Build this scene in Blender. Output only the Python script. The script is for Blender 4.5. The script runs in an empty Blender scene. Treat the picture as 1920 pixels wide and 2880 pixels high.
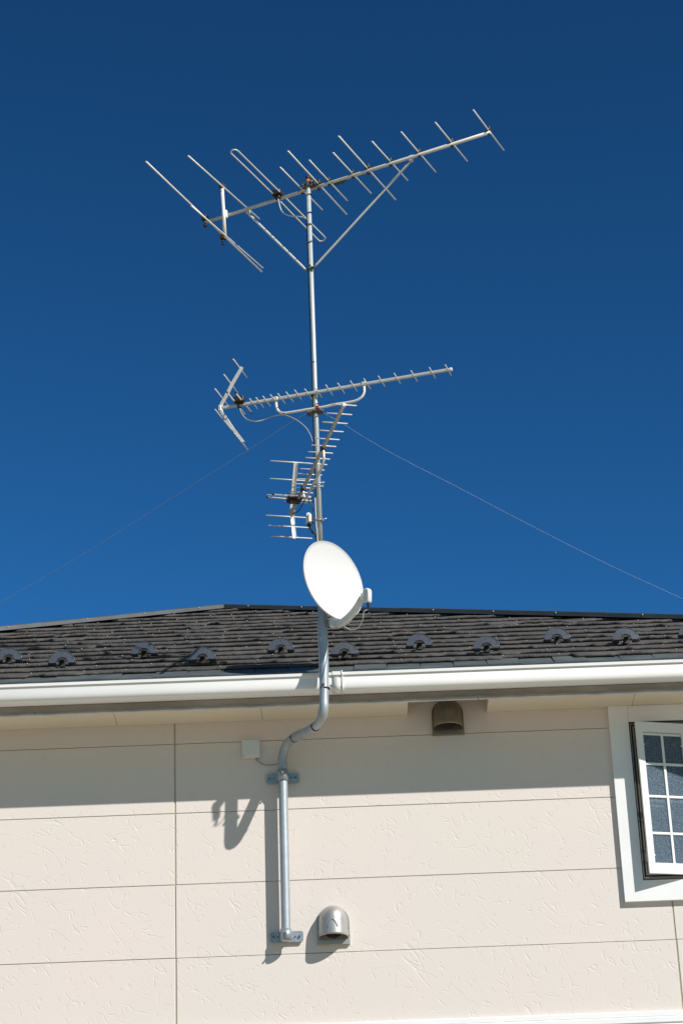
import bpy, math, random
from mathutils import Vector as V, Matrix
R = random.Random(7)
S = bpy.context.scene
COL = S.collection

# ------------------------------------------------------------------ camera
F, PIT, YAW, ROL, D, CZ = 6200.0, 0.42365334, -0.00470298, -0.03901454, 13.3293053, 1.6
_r = V((math.cos(YAW), math.sin(YAW), 0))
_f = V((-math.sin(YAW)*math.cos(PIT), math.cos(YAW)*math.cos(PIT), math.sin(PIT)))
_u = _r.cross(_f)
CR = _r*math.cos(ROL) + _u*math.sin(ROL)
CU = -_r*math.sin(ROL) + _u*math.cos(ROL)
CP = V((0, -D, CZ))
def ray(x, y):                       # survey ray through a point of the 1920x2880 photograph
    return ((x-960)/F*CR - (y-1440)/F*CU + _f)
def hit(x, y, p, n):
    d = ray(x, y); n = V(n)
    return CP + d*((V(p)-CP).dot(n)/d.dot(n))
def at(x, y, Y): return hit(x, y, (0, Y, 0), (0, 1, 0))
def atz(x, y, Z): return hit(x, y, (0, 0, Z), (0, 0, 1))
cam = bpy.data.cameras.new('camera'); co = bpy.data.objects.new('camera', cam); COL.objects.link(co)
co.matrix_world = Matrix(((CR.x, CU.x, -_f.x, CP.x), (CR.y, CU.y, -_f.y, CP.y), (CR.z, CU.z, -_f.z, CP.z), (0, 0, 0, 1)))
cam.sensor_fit = 'VERTICAL'; cam.sensor_height = 36; cam.lens = F*36/2880
cam.clip_start = 0.1; cam.clip_end = 2000
S.camera = co

# ------------------------------------------------------------------ materials
def mat(name, col, rough=.5, metal=0., spec=.5, noise=None, bump=None, coat=0):
    m = bpy.data.materials.new(name); m.use_nodes = True
    nt = m.node_tree; b = nt.nodes['Principled BSDF']
    b.inputs['Base Color'].default_value = (*col, 1); b.inputs['Roughness'].default_value = rough
    b.inputs['Metallic'].default_value = metal; b.inputs['Specular IOR Level'].default_value = spec
    if coat: b.inputs['Coat Weight'].default_value = coat
    tc = nt.nodes.new('ShaderNodeTexCoord')
    if noise:                        # (scale, other colour, contrast lo, hi)
        n = nt.nodes.new('ShaderNodeTexNoise'); n.inputs['Scale'].default_value = noise[0]; n.inputs['Detail'].default_value = 6
        r = nt.nodes.new('ShaderNodeValToRGB'); nt.links.new(tc.outputs['Object'], n.inputs['Vector'])
        nt.links.new(n.outputs['Fac'], r.inputs['Fac'])
        r.color_ramp.elements[0].position = noise[2]; r.color_ramp.elements[1].position = noise[3]
        r.color_ramp.elements[0].color = (*noise[1], 1); r.color_ramp.elements[1].color = (*col, 1)
        nt.links.new(r.outputs['Color'], b.inputs['Base Color'])
    if bump:
        n = nt.nodes.new('ShaderNodeTexNoise'); n.inputs['Scale'].default_value = bump[0]; n.inputs['Detail'].default_value = 5
        nt.links.new(tc.outputs['Object'], n.inputs['Vector'])
        bp = nt.nodes.new('ShaderNodeBump'); bp.inputs['Strength'].default_value = bump[1]; bp.inputs['Distance'].default_value = bump[2]
        nt.links.new(n.outputs['Fac'], bp.inputs['Height']); nt.links.new(bp.outputs['Normal'], b.inputs['Normal'])
    return m
M = {}
M['galv'] = mat('galvanised_steel', (.41, .45, .48), .48, .45, .5, (26, (.36, .40, .43), .35, .65), (60, .05, .001))
M['galv2'] = mat('galvanised_plate', (.42, .47, .52), .45, .6, .5, (60, (.30, .34, .38), .35, .65))
M['mast'] = mat('mast_steel', (.53, .57, .565), .45, .25, .5, (30, (.50, .54, .53), .35, .65))
M['alu'] = mat('aluminium', (.60, .60, .565), .42, .15, .5, (45, (.55, .55, .51), .35, .6))
M['alub'] = mat('bright_aluminium_rod', (.76, .735, .675), .4, .12, .5, (60, (.70, .67, .60), .3, .6))
M['boomd'] = mat('weathered_boom', (.52, .50, .45), .5, .15, .5, (25, (.38, .35, .31), .35, .65))
M['boomv'] = mat('long_boom', (.62, .61, .565), .45, .12, .5, (14, (.56, .54, .49), .35, .65))
M['black'] = mat('black_plastic', (.018, .018, .02), .5, 0, .4, (40, (.03, .028, .026), .4, .6))
M['cable'] = mat('black_cable', (.03, .03, .032), .5)
M['cableg'] = mat('grey_cable', (.30, .31, .31), .5)
M['cablew'] = mat('pale_cable', (.60, .60, .56), .5)
M['rust'] = mat('rusty_bolt', (.09, .055, .038), .75, .3, .4, (90, (.035, .03, .028), .35, .65))
M['steeld'] = mat('dark_bolt', (.16, .15, .15), .5, .6)
M['orange'] = mat('orange_plastic', (.50, .14, .02), .4)
M['red'] = mat('red_plastic', (.30, .05, .025), .5)
M['green'] = mat('green_plastic', (.02, .10, .07), .5)
M['dish'] = mat('dish_white', (.66, .66, .655), .5, 0, .3, (3, (.64, .64, .635), .3, .7))
M['plastw'] = mat('pale_plastic', (.72, .73, .71), .4, 0, .4, (8, (.66, .67, .65), .3, .7))
M['lat'] = mat('arm_plastic', (.55, .55, .51), .5)
M['ink'] = mat('grey_print', (.35, .38, .38), .6)
M['gutter'] = mat('gutter_white', (.80, .80, .79), .33, 0, .5, (2.2, (.76, .76, .745), .3, .7))
M['soffit'] = mat('soffit_board', (.80, .72, .58), .7, 0, .3, (1.2, (.74, .67, .54), .3, .7), (90, .15, .002))
M['fascia'] = mat('fascia_board', (.15, .14, .115), .6, 0, .3, (3, (.28, .26, .23), .3, .7))
M['strip'] = mat('pale_metal_strip', (.78, .84, .87), .4, .2, .5, (6, (.50, .55, .58), .35, .7))
M['white'] = mat('white_trim', (.83, .84, .83), .4, 0, .45, (4, (.79, .80, .79), .3, .7))
M['sash'] = mat('sash_white', (.80, .81, .80), .35, 0, .45, (6, (.76, .77, .75), .3, .7))
M['bronze'] = mat('dark_window_frame', (.035, .028, .024), .4, .3)
M['tan'] = mat('tan_window_seal', (.32, .26, .19), .5)
M['greyf'] = mat('grey_frame', (.33, .32, .32), .4, .3)
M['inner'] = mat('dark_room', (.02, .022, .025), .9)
M['cap'] = mat('ridge_metal', (.085, .093, .097), .45, .3, .5, (9, (.065, .072, .077), .35, .65))
M['flash'] = mat('eave_flashing', (.12, .14, .135), .5, .1, .5, (5, (.075, .088, .086), .35, .65), (12, .5, .01))
M['guard'] = mat('snow_guard_metal', (.10, .112, .13), .30, .2, .5, (40, (.075, .084, .10), .35, .65))
M['screw'] = mat('screw_head', (.42, .40, .35), .5, .3)
M['seal'] = mat('joint_sealant', (.42, .39, .29), .7, 0, .3, (30, (.42, .37, .26), .35, .65))
M['gap'] = mat('board_gap', (.17, .13, .11), .8)
M['wire'] = mat('guy_wire', (.60, .57, .52), .5, .3)
M['ground'] = mat('ground_concrete', (.36, .32, .24), .85, 0, .3, (.6, (.30, .27, .20), .35, .65), (14, .3, .01))
M['hood'] = mat('vent_metal', (.47, .46, .44), .42, .6, .5, (14, (.43, .42, .40), .35, .65), (120, .04, .001))
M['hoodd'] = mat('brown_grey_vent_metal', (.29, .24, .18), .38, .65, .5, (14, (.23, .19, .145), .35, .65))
M['hoodin'] = mat('vent_inside', (.05, .045, .045), .7)

def tile_mat():
    m = bpy.data.materials.new('slate_tile'); m.use_nodes = True; nt = m.node_tree; b = nt.nodes['Principled BSDF']
    b.inputs['Roughness'].default_value = .85; b.inputs['Specular IOR Level'].default_value = .25
    tc = nt.nodes.new('ShaderNodeTexCoord')
    n1 = nt.nodes.new('ShaderNodeTexNoise'); n1.inputs['Scale'].default_value = 3.5; n1.inputs['Detail'].default_value = 8
    mp = nt.nodes.new('ShaderNodeMapping'); mp.inputs['Scale'].default_value = (90, 90, 25)
    n2 = nt.nodes.new('ShaderNodeTexNoise'); n2.inputs['Scale'].default_value = 1; n2.inputs['Detail'].default_value = 5
    nt.links.new(tc.outputs['Object'], n1.inputs['Vector']); nt.links.new(tc.outputs['Object'], mp.inputs['Vector']); nt.links.new(mp.outputs[0], n2.inputs['Vector'])
    r1 = nt.nodes.new('ShaderNodeValToRGB'); r1.color_ramp.elements[0].position = .32; r1.color_ramp.elements[1].position = .68
    r1.color_ramp.elements[0].color = (.062, .062, .063, 1); r1.color_ramp.elements[1].color = (.105, .098, .092, 1)
    r2 = nt.nodes.new('ShaderNodeValToRGB'); r2.color_ramp.elements[0].position = .35; r2.color_ramp.elements[1].position = .7
    r2.color_ramp.elements[0].color = (.70, .70, .70, 1); r2.color_ramp.elements[1].color = (1.25, 1.22, 1.2, 1)
    mx = nt.nodes.new('ShaderNodeMix'); mx.data_type = 'RGBA'; mx.blend_type = 'MULTIPLY'; mx.inputs[0].default_value = 1
    nt.links.new(n1.outputs['Fac'], r1.inputs[0]); nt.links.new(n2.outputs['Fac'], r2.inputs[0])
    nt.links.new(r1.outputs[0], mx.inputs[6]); nt.links.new(r2.outputs[0], mx.inputs[7]); nt.links.new(mx.outputs[2], b.inputs['Base Color'])
    bp = nt.nodes.new('ShaderNodeBump'); bp.inputs['Strength'].default_value = .6; bp.inputs['Distance'].default_value = .004
    nt.links.new(n2.outputs['Fac'], bp.inputs['Height']); nt.links.new(bp.outputs[0], b.inputs['Normal'])
    return m
M['tile'] = tile_mat()

def wall_mat():                      # cement siding, pressed with short curved trowel creases
    m = bpy.data.materials.new('beige_siding'); m.use_nodes = True; nt = m.node_tree; b = nt.nodes['Principled BSDF']
    N = nt.nodes; L = nt.links
    b.inputs['Roughness'].default_value = .62; b.inputs['Specular IOR Level'].default_value = .3
    tc = N.new('ShaderNodeTexCoord')
    def ridge(scale, rot, seed, width, sc, det=1.5, dist=.5):
        mp = N.new('ShaderNodeMapping'); mp.inputs['Rotation'].default_value = (0, rot, 0); L.new(tc.outputs['Object'], mp.inputs['Vector'])
        m2 = N.new('ShaderNodeMapping'); m2.inputs['Scale'].default_value = sc; m2.inputs['Location'].default_value = (seed, seed*2.1, seed*.7); L.new(mp.outputs[0], m2.inputs['Vector'])
        n = N.new('ShaderNodeTexNoise'); n.inputs['Scale'].default_value = scale; n.inputs['Detail'].default_value = det; n.inputs['Distortion'].default_value = dist
        L.new(m2.outputs[0], n.inputs['Vector'])
        r = N.new('ShaderNodeValToRGB'); e = r.color_ramp.elements      # a fine notch along the contour of the noise
        e[0].position = .5-width; e[0].color = (0, 0, 0, 1); e[1].position = .5; e[1].color = (1, 1, 1, 1)
        x = e.new(.5+width*1.8); x.color = (0, 0, 0, 1)
        L.new(n.outputs['Fac'], r.inputs[0]); return r
    def mask(scale, seed, lo, hi):
        mp = N.new('ShaderNodeMapping'); mp.inputs['Location'].default_value = (seed, 3.3, seed*.3); L.new(tc.outputs['Object'], mp.inputs['Vector'])
        n = N.new('ShaderNodeTexNoise'); n.inputs['Scale'].default_value = scale; n.inputs['Detail'].default_value = 2; L.new(mp.outputs[0], n.inputs['Vector'])
        r = N.new('ShaderNodeMapRange'); r.inputs[1].default_value = lo; r.inputs[2].default_value = hi; L.new(n.outputs['Fac'], r.inputs[0]); return r
    tot = None
    for (sc, rot, sd, w, st, mk) in ((5, -.85, 1.7, .008, (.55, 1, 1.5), (9, 4, .53, .60)), (8, -1.05, 9.2, .010, (.5, 1, 1.3), (14, 8, .55, .62)), (6, -.15, 5.1, .008, (.7, 1, 1.5), (12, 2, .57, .63)), (13, -1.2, 3.3, .014, (.5, 1, 1.1), (19, 6, .58, .63))):
        r = ridge(sc, rot, sd, w, st); k = mask(*mk)
        mu = N.new('ShaderNodeMath'); mu.operation = 'MULTIPLY'; L.new(r.outputs[0], mu.inputs[0]); L.new(k.outputs[0], mu.inputs[1])
        if tot is None: tot = mu
        else:
            ad = N.new('ShaderNodeMath'); ad.operation = 'ADD'; L.new(tot.outputs[0], ad.inputs[0]); L.new(mu.outputs[0], ad.inputs[1]); tot = ad
    fn = N.new('ShaderNodeTexNoise'); fn.inputs['Scale'].default_value = 40; fn.inputs['Detail'].default_value = 4; L.new(tc.outputs['Object'], fn.inputs['Vector'])
    fm = N.new('ShaderNodeMath'); fm.operation = 'MULTIPLY_ADD'; fm.inputs[1].default_value = -.20; L.new(fn.outputs['Fac'], fm.inputs[0]); L.new(tot.outputs[0], fm.inputs[2])
    bp = N.new('ShaderNodeBump'); bp.invert = True; bp.inputs['Strength'].default_value = .52; bp.inputs['Distance'].default_value = .0022
    L.new(fm.outputs[0], bp.inputs['Height']); L.new(bp.outputs[0], b.inputs['Normal'])
    cn = N.new('ShaderNodeTexNoise'); cn.inputs['Scale'].default_value = .9; cn.inputs['Detail'].default_value = 3; L.new(tc.outputs['Object'], cn.inputs['Vector'])
    cr = N.new('ShaderNodeValToRGB'); cr.color_ramp.elements[0].position = .35; cr.color_ramp.elements[1].position = .65
    cr.color_ramp.elements[0].color = (.688, .640, .588, 1); cr.color_ramp.elements[1].color = (.718, .643, .598, 1)
    L.new(cn.outputs['Fac'], cr.inputs[0])
    dk = N.new('ShaderNodeMix'); dk.data_type = 'RGBA'; dk.inputs[7].default_value = (.45, .39, .33, 1)
    dm = N.new('ShaderNodeMath'); dm.operation = 'MULTIPLY'; dm.inputs[1].default_value = .0; L.new(tot.outputs[0], dm.inputs[0]); L.new(dm.outputs[0], dk.inputs[0])
    L.new(cr.outputs[0], dk.inputs[6]); L.new(dk.outputs[2], b.inputs['Base Color'])
    return m
M['wall'] = wall_mat()

def glass_mat():                     # figured (frosted) glass: bluish, bumped, its sun sparkle also painted as pale colour speckle
    m = bpy.data.materials.new('frosted_glass'); m.use_nodes = True; nt = m.node_tree; b = nt.nodes['Principled BSDF']; N = nt.nodes; L = nt.links
    b.inputs['Roughness'].default_value = .3; b.inputs['Specular IOR Level'].default_value = .35
    b.inputs['Alpha'].default_value = .52
    t2 = N.new('ShaderNodeTexCoord'); n2 = N.new('ShaderNodeTexNoise'); n2.inputs['Scale'].default_value = 150; n2.inputs['Detail'].default_value = 2
    L.new(t2.outputs['Object'], n2.inputs['Vector']); r2 = N.new('ShaderNodeValToRGB'); r2.color_ramp.elements[0].position = .4; r2.color_ramp.elements[1].position = .66
    r2.color_ramp.elements[0].color = (.08, .145, .215, 1); r2.color_ramp.elements[1].color = (.26, .34, .42, 1); L.new(n2.outputs['Fac'], r2.inputs[0]); L.new(r2.outputs[0], b.inputs['Base Color'])
    tc = N.new('ShaderNodeTexCoord'); v = N.new('ShaderNodeTexNoise'); v.inputs['Scale'].default_value = 260; v.inputs['Detail'].default_value = 2
    L.new(tc.outputs['Object'], v.inputs['Vector'])
    bp = N.new('ShaderNodeBump'); bp.inputs['Strength'].default_value = 1; bp.inputs['Distance'].default_value = .006
    L.new(v.outputs['Fac'], bp.inputs['Height']); L.new(bp.outputs[0], b.inputs['Normal'])
    return m
M['glass'] = glass_mat()

# ------------------------------------------------------------------ mesh builder
class MB:
    def __init__(s): s.v = []; s.f = []; s.m = []; s.sm = []
    def quad(s, ids, mi=0, smooth=False): s.f.append(ids); s.m.append(mi); s.sm.append(smooth)
    def poly(s, pts, mi=0):
        b = len(s.v); s.v += [V(p) for p in pts]; s.quad(list(range(b, b+len(pts))), mi)
    def box(s, c, h, ax=None, mi=0, bev=0):
        c = V(c); ax = ax or (V((1, 0, 0)), V((0, 1, 0)), V((0, 0, 1)))
        ax = [V(a).normalized() for a in ax]
        if not bev:
            b = len(s.v)
            for sx in (-1, 1):
                for sy in (-1, 1):
                    for sz in (-1, 1): s.v.append(c+ax[0]*h[0]*sx+ax[1]*h[1]*sy+ax[2]*h[2]*sz)
            for q in ((0, 1, 3, 2), (4, 6, 7, 5), (0, 4, 5, 1), (2, 3, 7, 6), (0, 2, 6, 4), (1, 5, 7, 3)): s.quad([b+i for i in q], mi)
            return
        e = min(bev, *[x*.9 for x in h])
        # bevelled box: 24 verts
        idx = {}
        for sx in (-1, 1):
            for sy in (-1, 1):
                for sz in (-1, 1):
                    for k in range(3):
                        o = [h[0]*sx, h[1]*sy, h[2]*sz]
                        for j in range(3):
                            if j != k: o[j] -= e*(sx, sy, sz)[j]
                        idx[(sx, sy, sz, k)] = len(s.v); s.v.append(c+ax[0]*o[0]+ax[1]*o[1]+ax[2]*o[2])
        for k in range(3):
            i, j = [(1, 2), (0, 2), (0, 1)][k]
            for sg in (-1, 1):
                q = []
                for a, bb in ((-1, -1), (1, -1), (1, 1), (-1, 1)):
                    t = [0, 0, 0]; t[k] = sg; t[i] = a; t[j] = bb; q.append(idx[(*t, k)])
                s.quad(q, mi)
            for a in (-1, 1):
                for bb in (-1, 1):
                    t1 = [0]*3; t2 = [0]*3; t1[k] = -1; t2[k] = 1; t1[i] = t2[i] = a; t1[j] = t2[j] = bb
                    s.quad([idx[(*t1, i)], idx[(*t2, i)], idx[(*t2, j)], idx[(*t1, j)]], mi)
        for sx in (-1, 1):
            for sy in (-1, 1):
                for sz in (-1, 1): s.quad([idx[(sx, sy, sz, k)] for k in range(3)], mi)
    def span(s, lo, hi, mi=0, bev=0):
        lo = V(lo); hi = V(hi); s.box((lo+hi)/2, [abs(x)/2 for x in (hi-lo)], mi=mi, bev=bev)
    def bar(s, a, b, w, h, up=(0, 0, 1), mi=0, bev=0):   # rectangular bar from a to b
        a = V(a); b = V(b); d = (b-a); L = d.length; d.normalize()
        sd = d.cross(V(up)).normalized(); u = sd.cross(d)
        s.box((a+b)/2, (L/2, w/2, h/2), (d, sd, u), mi, bev)
    def tube(s, pts, r, n=10, mi=0, caps=True, smooth=True):
        pts = [V(p) for p in pts]; rs = r if isinstance(r, (list, tuple)) else [r]*len(pts)
        t0 = (pts[1]-pts[0]).normalized(); ref = V((0, 0, 1)) if abs(t0.z) < .9 else V((0, -1, 0))
        nx = t0.cross(ref).normalized(); rings = []
        for i, p in enumerate(pts):
            if i == 0: t = t0
            elif i == len(pts)-1: t = (pts[-1]-pts[-2]).normalized()
            else: t = ((pts[i+1]-p).normalized()+(p-pts[i-1]).normalized()).normalized()
            nx = (nx-t*nx.dot(t)).normalized(); ny = t.cross(nx)
            b = len(s.v); rings.append(b)
            for k in range(n):
                a = 2*math.pi*k/n; s.v.append(p+(nx*math.cos(a)+ny*math.sin(a))*rs[i])
        for i in range(len(rings)-1):
            a, b = rings[i], rings[i+1]
            for k in range(n): s.quad([a+k, a+(k+1) % n, b+(k+1) % n, b+k], mi, smooth)
        if caps:
            s.quad([rings[0]+k for k in range(n)][::-1], mi); s.quad([rings[-1]+k for k in range(n)], mi)
    def sphere(s, c, r, n=8, m=5, mi=0, sc=(1, 1, 1)):
        c = V(c); rings = []
        for i in range(m+1):
            th = math.pi*i/m; b = len(s.v); rings.append(b)
            for k in range(n):
                a = 2*math.pi*k/n; s.v.append(c+V((math.sin(th)*math.cos(a)*sc[0], math.sin(th)*math.sin(a)*sc[1], math.cos(th)*sc[2]))*r)
        for i in range(m):
            for k in range(n): s.quad([rings[i]+k, rings[i+1]+k, rings[i+1]+(k+1) % n, rings[i]+(k+1) % n], mi, True)
    def prism(s, outline, a, n, th, mi=0):   # outline: list of 3D points, extruded by vector n*th
        o = V(n)*th; b = len(s.v); k = len(outline)
        s.v += [V(p) for p in outline]+[V(p)+o for p in outline]
        s.quad(list(range(b, b+k))[::-1], mi); s.quad(list(range(b+k, b+2*k)), mi)
        for i in range(k): s.quad([b+i, b+(i+1) % k, b+k+(i+1) % k, b+k+i], mi)
    def build(s, name, mats, parent=None, label=None):
        me = bpy.data.meshes.new(name); me.from_pydata([tuple(v) for v in s.v], [], s.f)
        for mm in (mats if isinstance(mats, (list, tuple)) else [mats]): me.materials.append(M[mm])
        me.polygons.foreach_set('material_index', s.m); me.polygons.foreach_set('use_smooth', s.sm)
        me.validate(); me.update()
        import bmesh
        bm = bmesh.new(); bm.from_mesh(me); bmesh.ops.recalc_face_normals(bm, faces=bm.faces); bm.to_mesh(me); bm.free()
        o = bpy.data.objects.new(name, me); COL.objects.link(o)
        if parent:
            o.parent = parent
            root = parent
            off = V((0, 0, 0)); q = parent
            while q: off += q.location; q = q.parent
            o.data.transform(Matrix.Translation(-off))
        if label: o['label'] = label
        return o
def thing(name, label, cat, loc, group=None):
    o = bpy.data.objects.new(name, None); COL.objects.link(o); o.location = loc; o.empty_display_size = .1
    o['label'] = label; o['category'] = cat
    if group: o['group'] = group
    return o
def tag(o, label, cat, group=None):
    o['label'] = label; o['category'] = cat
    if group: o['group'] = group
    return o
def spline(pts, k=6):
    pts = [V(p) for p in pts]; P = [pts[0]*2-pts[1]]+pts+[pts[-1]*2-pts[-2]]; out = []
    for i in range(1, len(P)-2):
        p0, p1, p2, p3 = P[i-1:i+3]
        for j in range(k):
            t = j/k
            out.append(.5*((2*p1)+(p2-p0)*t+(2*p0-5*p1+4*p2-p3)*t*t+(3*p1-p0-3*p2+p3)*t**3))
    out.append(pts[-1]); return out
# zoom frames used when surveying the photograph
def Z(ox, oy, s): return lambda x, y: (ox+x/s, oy+y/s)
R1, R2, R3, R4, R5, R6 = Z(380, 280, 2.851), Z(880, 280, 2.851), Z(590, 980, 3.824), Z(880, 980, 3.824), Z(730, 1250, 5.6), Z(800, 1500, 5.6)
RA, RB, RC, RW, RL, RP = Z(0, 1680, 2.24), Z(600, 1680, 2.24), Z(1220, 1680, 2.24), Z(1620, 1940, 3.36), Z(650, 1880, 2.24), Z(650, 2300, 3.92)

# ------------------------------------------------------------------ light
SUN = V((1.065, -1.0, 1.115)).normalized()
el = math.asin(SUN.z); az = math.atan2(SUN.x, SUN.y)
w = bpy.data.worlds.new('World'); S.world = w; w.use_nodes = True
nt = w.node_tree; bg = nt.nodes['Background']; sky = nt.nodes.new('ShaderNodeTexSky'); sky.sky_type = 'NISHITA'
sky.sun_disc = False; sky.sun_elevation = el; sky.sun_rotation = az; sky.altitude = 3000; sky.air_density = 1.0; sky.dust_density = .0; sky.ozone_density = 3.0
ga_ = nt.nodes.new('ShaderNodeGamma'); ga_.inputs['Gamma'].default_value = 1.8      # the deep, polarised blue of a dry winter sky
mk = nt.nodes.new('ShaderNodeMix'); mk.data_type = 'RGBA'; mk.blend_type = 'MULTIPLY'; mk.inputs[0].default_value = 1; mk.inputs[7].default_value = (.205, .465, .395, 1)
nt.links.new(sky.outputs[0], ga_.inputs['Color']); nt.links.new(ga_.outputs[0], mk.inputs[6]); cp_ = nt.nodes.new('ShaderNodeMix'); cp_.data_type = 'RGBA'; cp_.blend_type = 'DARKEN'; cp_.inputs[0].default_value = 1; cp_.inputs[7].default_value = (3.6, 3.4, 3.7, 1)
nt.links.new(mk.outputs[2], cp_.inputs[6]); nt.links.new(cp_.outputs[2], bg.inputs['Color']); bg.inputs['Strength'].default_value = .10
sl = bpy.data.lights.new('sun', 'SUN'); sl.energy = 4.8; sl.angle = math.radians(.53); sl.color = (1, .955, .90)
so = bpy.data.objects.new('sun', sl); COL.objects.link(so); so.rotation_euler = SUN.to_track_quat('Z', 'Y').to_euler(); so.location = (8, -8, 14)
S.view_settings.view_transform = 'Standard'; S.view_settings.look = 'None'; S.view_settings.exposure = .15; S.view_settings.gamma = 1
S.render.engine = 'CYCLES'

# ------------------------------------------------------------------ ground
g = MB(); n = 24
for i in range(n+1):
    for j in range(n+1):
        u = (i/n*2-1); v = (j/n*2-1); g.v.append(V((400*u*abs(u), 400*v*abs(v), 0)))
for i in range(n):
    for j in range(n): g.quad([i*(n+1)+j, (i+1)*(n+1)+j, (i+1)*(n+1)+j+1, i*(n+1)+j+1])
o = g.build('ground', 'ground'); o['kind'] = 'structure'

# ------------------------------------------------------------------ house
XL, XR, YB = -7.9, 5.5, 8.6                   # wall extents
house = thing('house', 'two storey house with beige textured siding, dark slate roof and white gutter', 'house', (0, 0, 0))
ZT = 6.50
# openings
cx0 = at(1733, 2270, -.03).x; cx1 = cx0 + .622   # casing outer
cz0 = at(1752.4, 2536, -.03).z
wz_in0 = at(1806, 2476, -.03).z; wz_in1 = at(1768, 2029.5, -.03).z
wx_in0 = at(1785, 2240, -.03).x; wx_in1 = cx1-(wx_in0-cx0)
L0 = 6.041; BH = .455; JX = -1.049; JP = 3.043
wb = MB()
wb.span((XL, .014, 0), (cx0+.05, .16, ZT), 1)
wb.span((cx1-.05, .014, 0), (XR, .16, ZT), 1)
wb.span((cx0+.05, .014, 0), (cx1-.05, .16, cz0+.05), 1)
rows = []; z = L0
edges = [L0+BH]
while edges[-1] > .2: edges.append(edges[-1]-BH)
edges[-1] = .02
joints = [XL]+[JX+JP*k for k in range(-2, 3) if XL < JX+JP*k < XR]+[XR]
def board(x0, x1, z0, z1, bb=None):
    g = .0016; gx = .005; b = .0025
    a = (x0+(gx if x0 in joints and x0 > XL else 0), x1-(gx if x1 in joints and x1 < XR else 0))
    if bb:
        wb.span((a[0], .0001, z0+g), (a[1], .0139, z1-(g if bb == 1 else 0))); return
    wb.box(((a[0]+a[1])/2, .007, (z0+z1)/2), ((a[1]-a[0])/2, .0069, (z1-z0)/2-g), bev=b)
for i in range(len(edges)-1):
    zt, zb = min(edges[i], ZT), edges[i+1]
    for k in range(len(joints)-1):
        x0, x1 = joints[k], joints[k+1]
        segs = [(x0, x1, zb, zt)]
        hx0, hx1, hz = cx0+.05, cx1-.05, cz0+.05
        out = []
        for (a, b, c, d) in segs:
            if b <= hx0 or a >= hx1 or d <= hz: out.append((a, b, c, d)); continue
            if a < hx0: out.append((a, hx0, c, d))
            if b > hx1: out.append((hx1, b, c, d))
            if c < hz: out.append((max(a, hx0), min(b, hx1), c, hz))
        for q in out: board(*q, (2 if q[3] == hz else 1) if len(out) > 1 else None)
for x in joints[1:-1]:
    zt = ZT if not (cx0 < x < cx1) else cz0+.05
    wb.span((x-.0052, .0045, 0), (x+.0052, .0139, zt), 2)
wb.build('wall', ['wall', 'gap', 'seal'], house)
for (a, b) in (((XL, .161, 0), (XL+.15, YB, ZT)), ((XR-.15, .161, 0), (XR, YB, ZT)), ((XL+.151, YB-.15, 0), (XR-.151, YB, ZT))):
    m_ = MB(); m_.span(a, b); m_.build('wall', 'wall', house)
# belt course
tz = at(1700, 2850, 0).z
t = MB()
t.span((XL-.02, -.022, tz-.035), (XR+.02, -.001, tz), bev=.004)
t.span((XL-.02, -.030, tz-.075), (XR+.02, -.0011, tz-.0352), bev=.006)
t.span((XL-.02, -.024, tz-.16), (XR+.02, -.0012, tz-.0752), bev=.004)
t.build('belt_course', 'white', house, 'white moulded belt course running across the wall')

# roof ---------------------------------------------------------------
RY0, RZ0, RM = -.42, 6.335, .5
rn = V((0, -RM, 1)).normalized()
def onroof(x, y): return hit(x, y, (0, RY0, RZ0), rn)
def rp(x, y, h=0): return V((x, y, RZ0+RM*(y-RY0)))+rn*h
AP = onroof(630.6, 1720)
LL = onroof(0, 1785); RR = onroof(1920, 1752)
dl = (LL-AP); dr = (RR-AP)
def hipx(y, side):
    d = dl if side < 0 else dr
    return AP.x + d.x*(y-AP.y)/d.y
CL = rp(hipx(RY0, -1), RY0); CRn = rp(hipx(RY0, 1), RY0)
yb = 2*AP.y-RY0
rb = MB()
rb.poly([CL, CRn, AP-V((0, 0, 0))], 0)
BL = V((CL.x, yb, CL.z)); BR = V((CRn.x, yb, CL.z))
rb.poly([CL, AP, BL], 0); rb.poly([CRn, BR, AP], 0); rb.poly([BL, BR, AP], 0)
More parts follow.
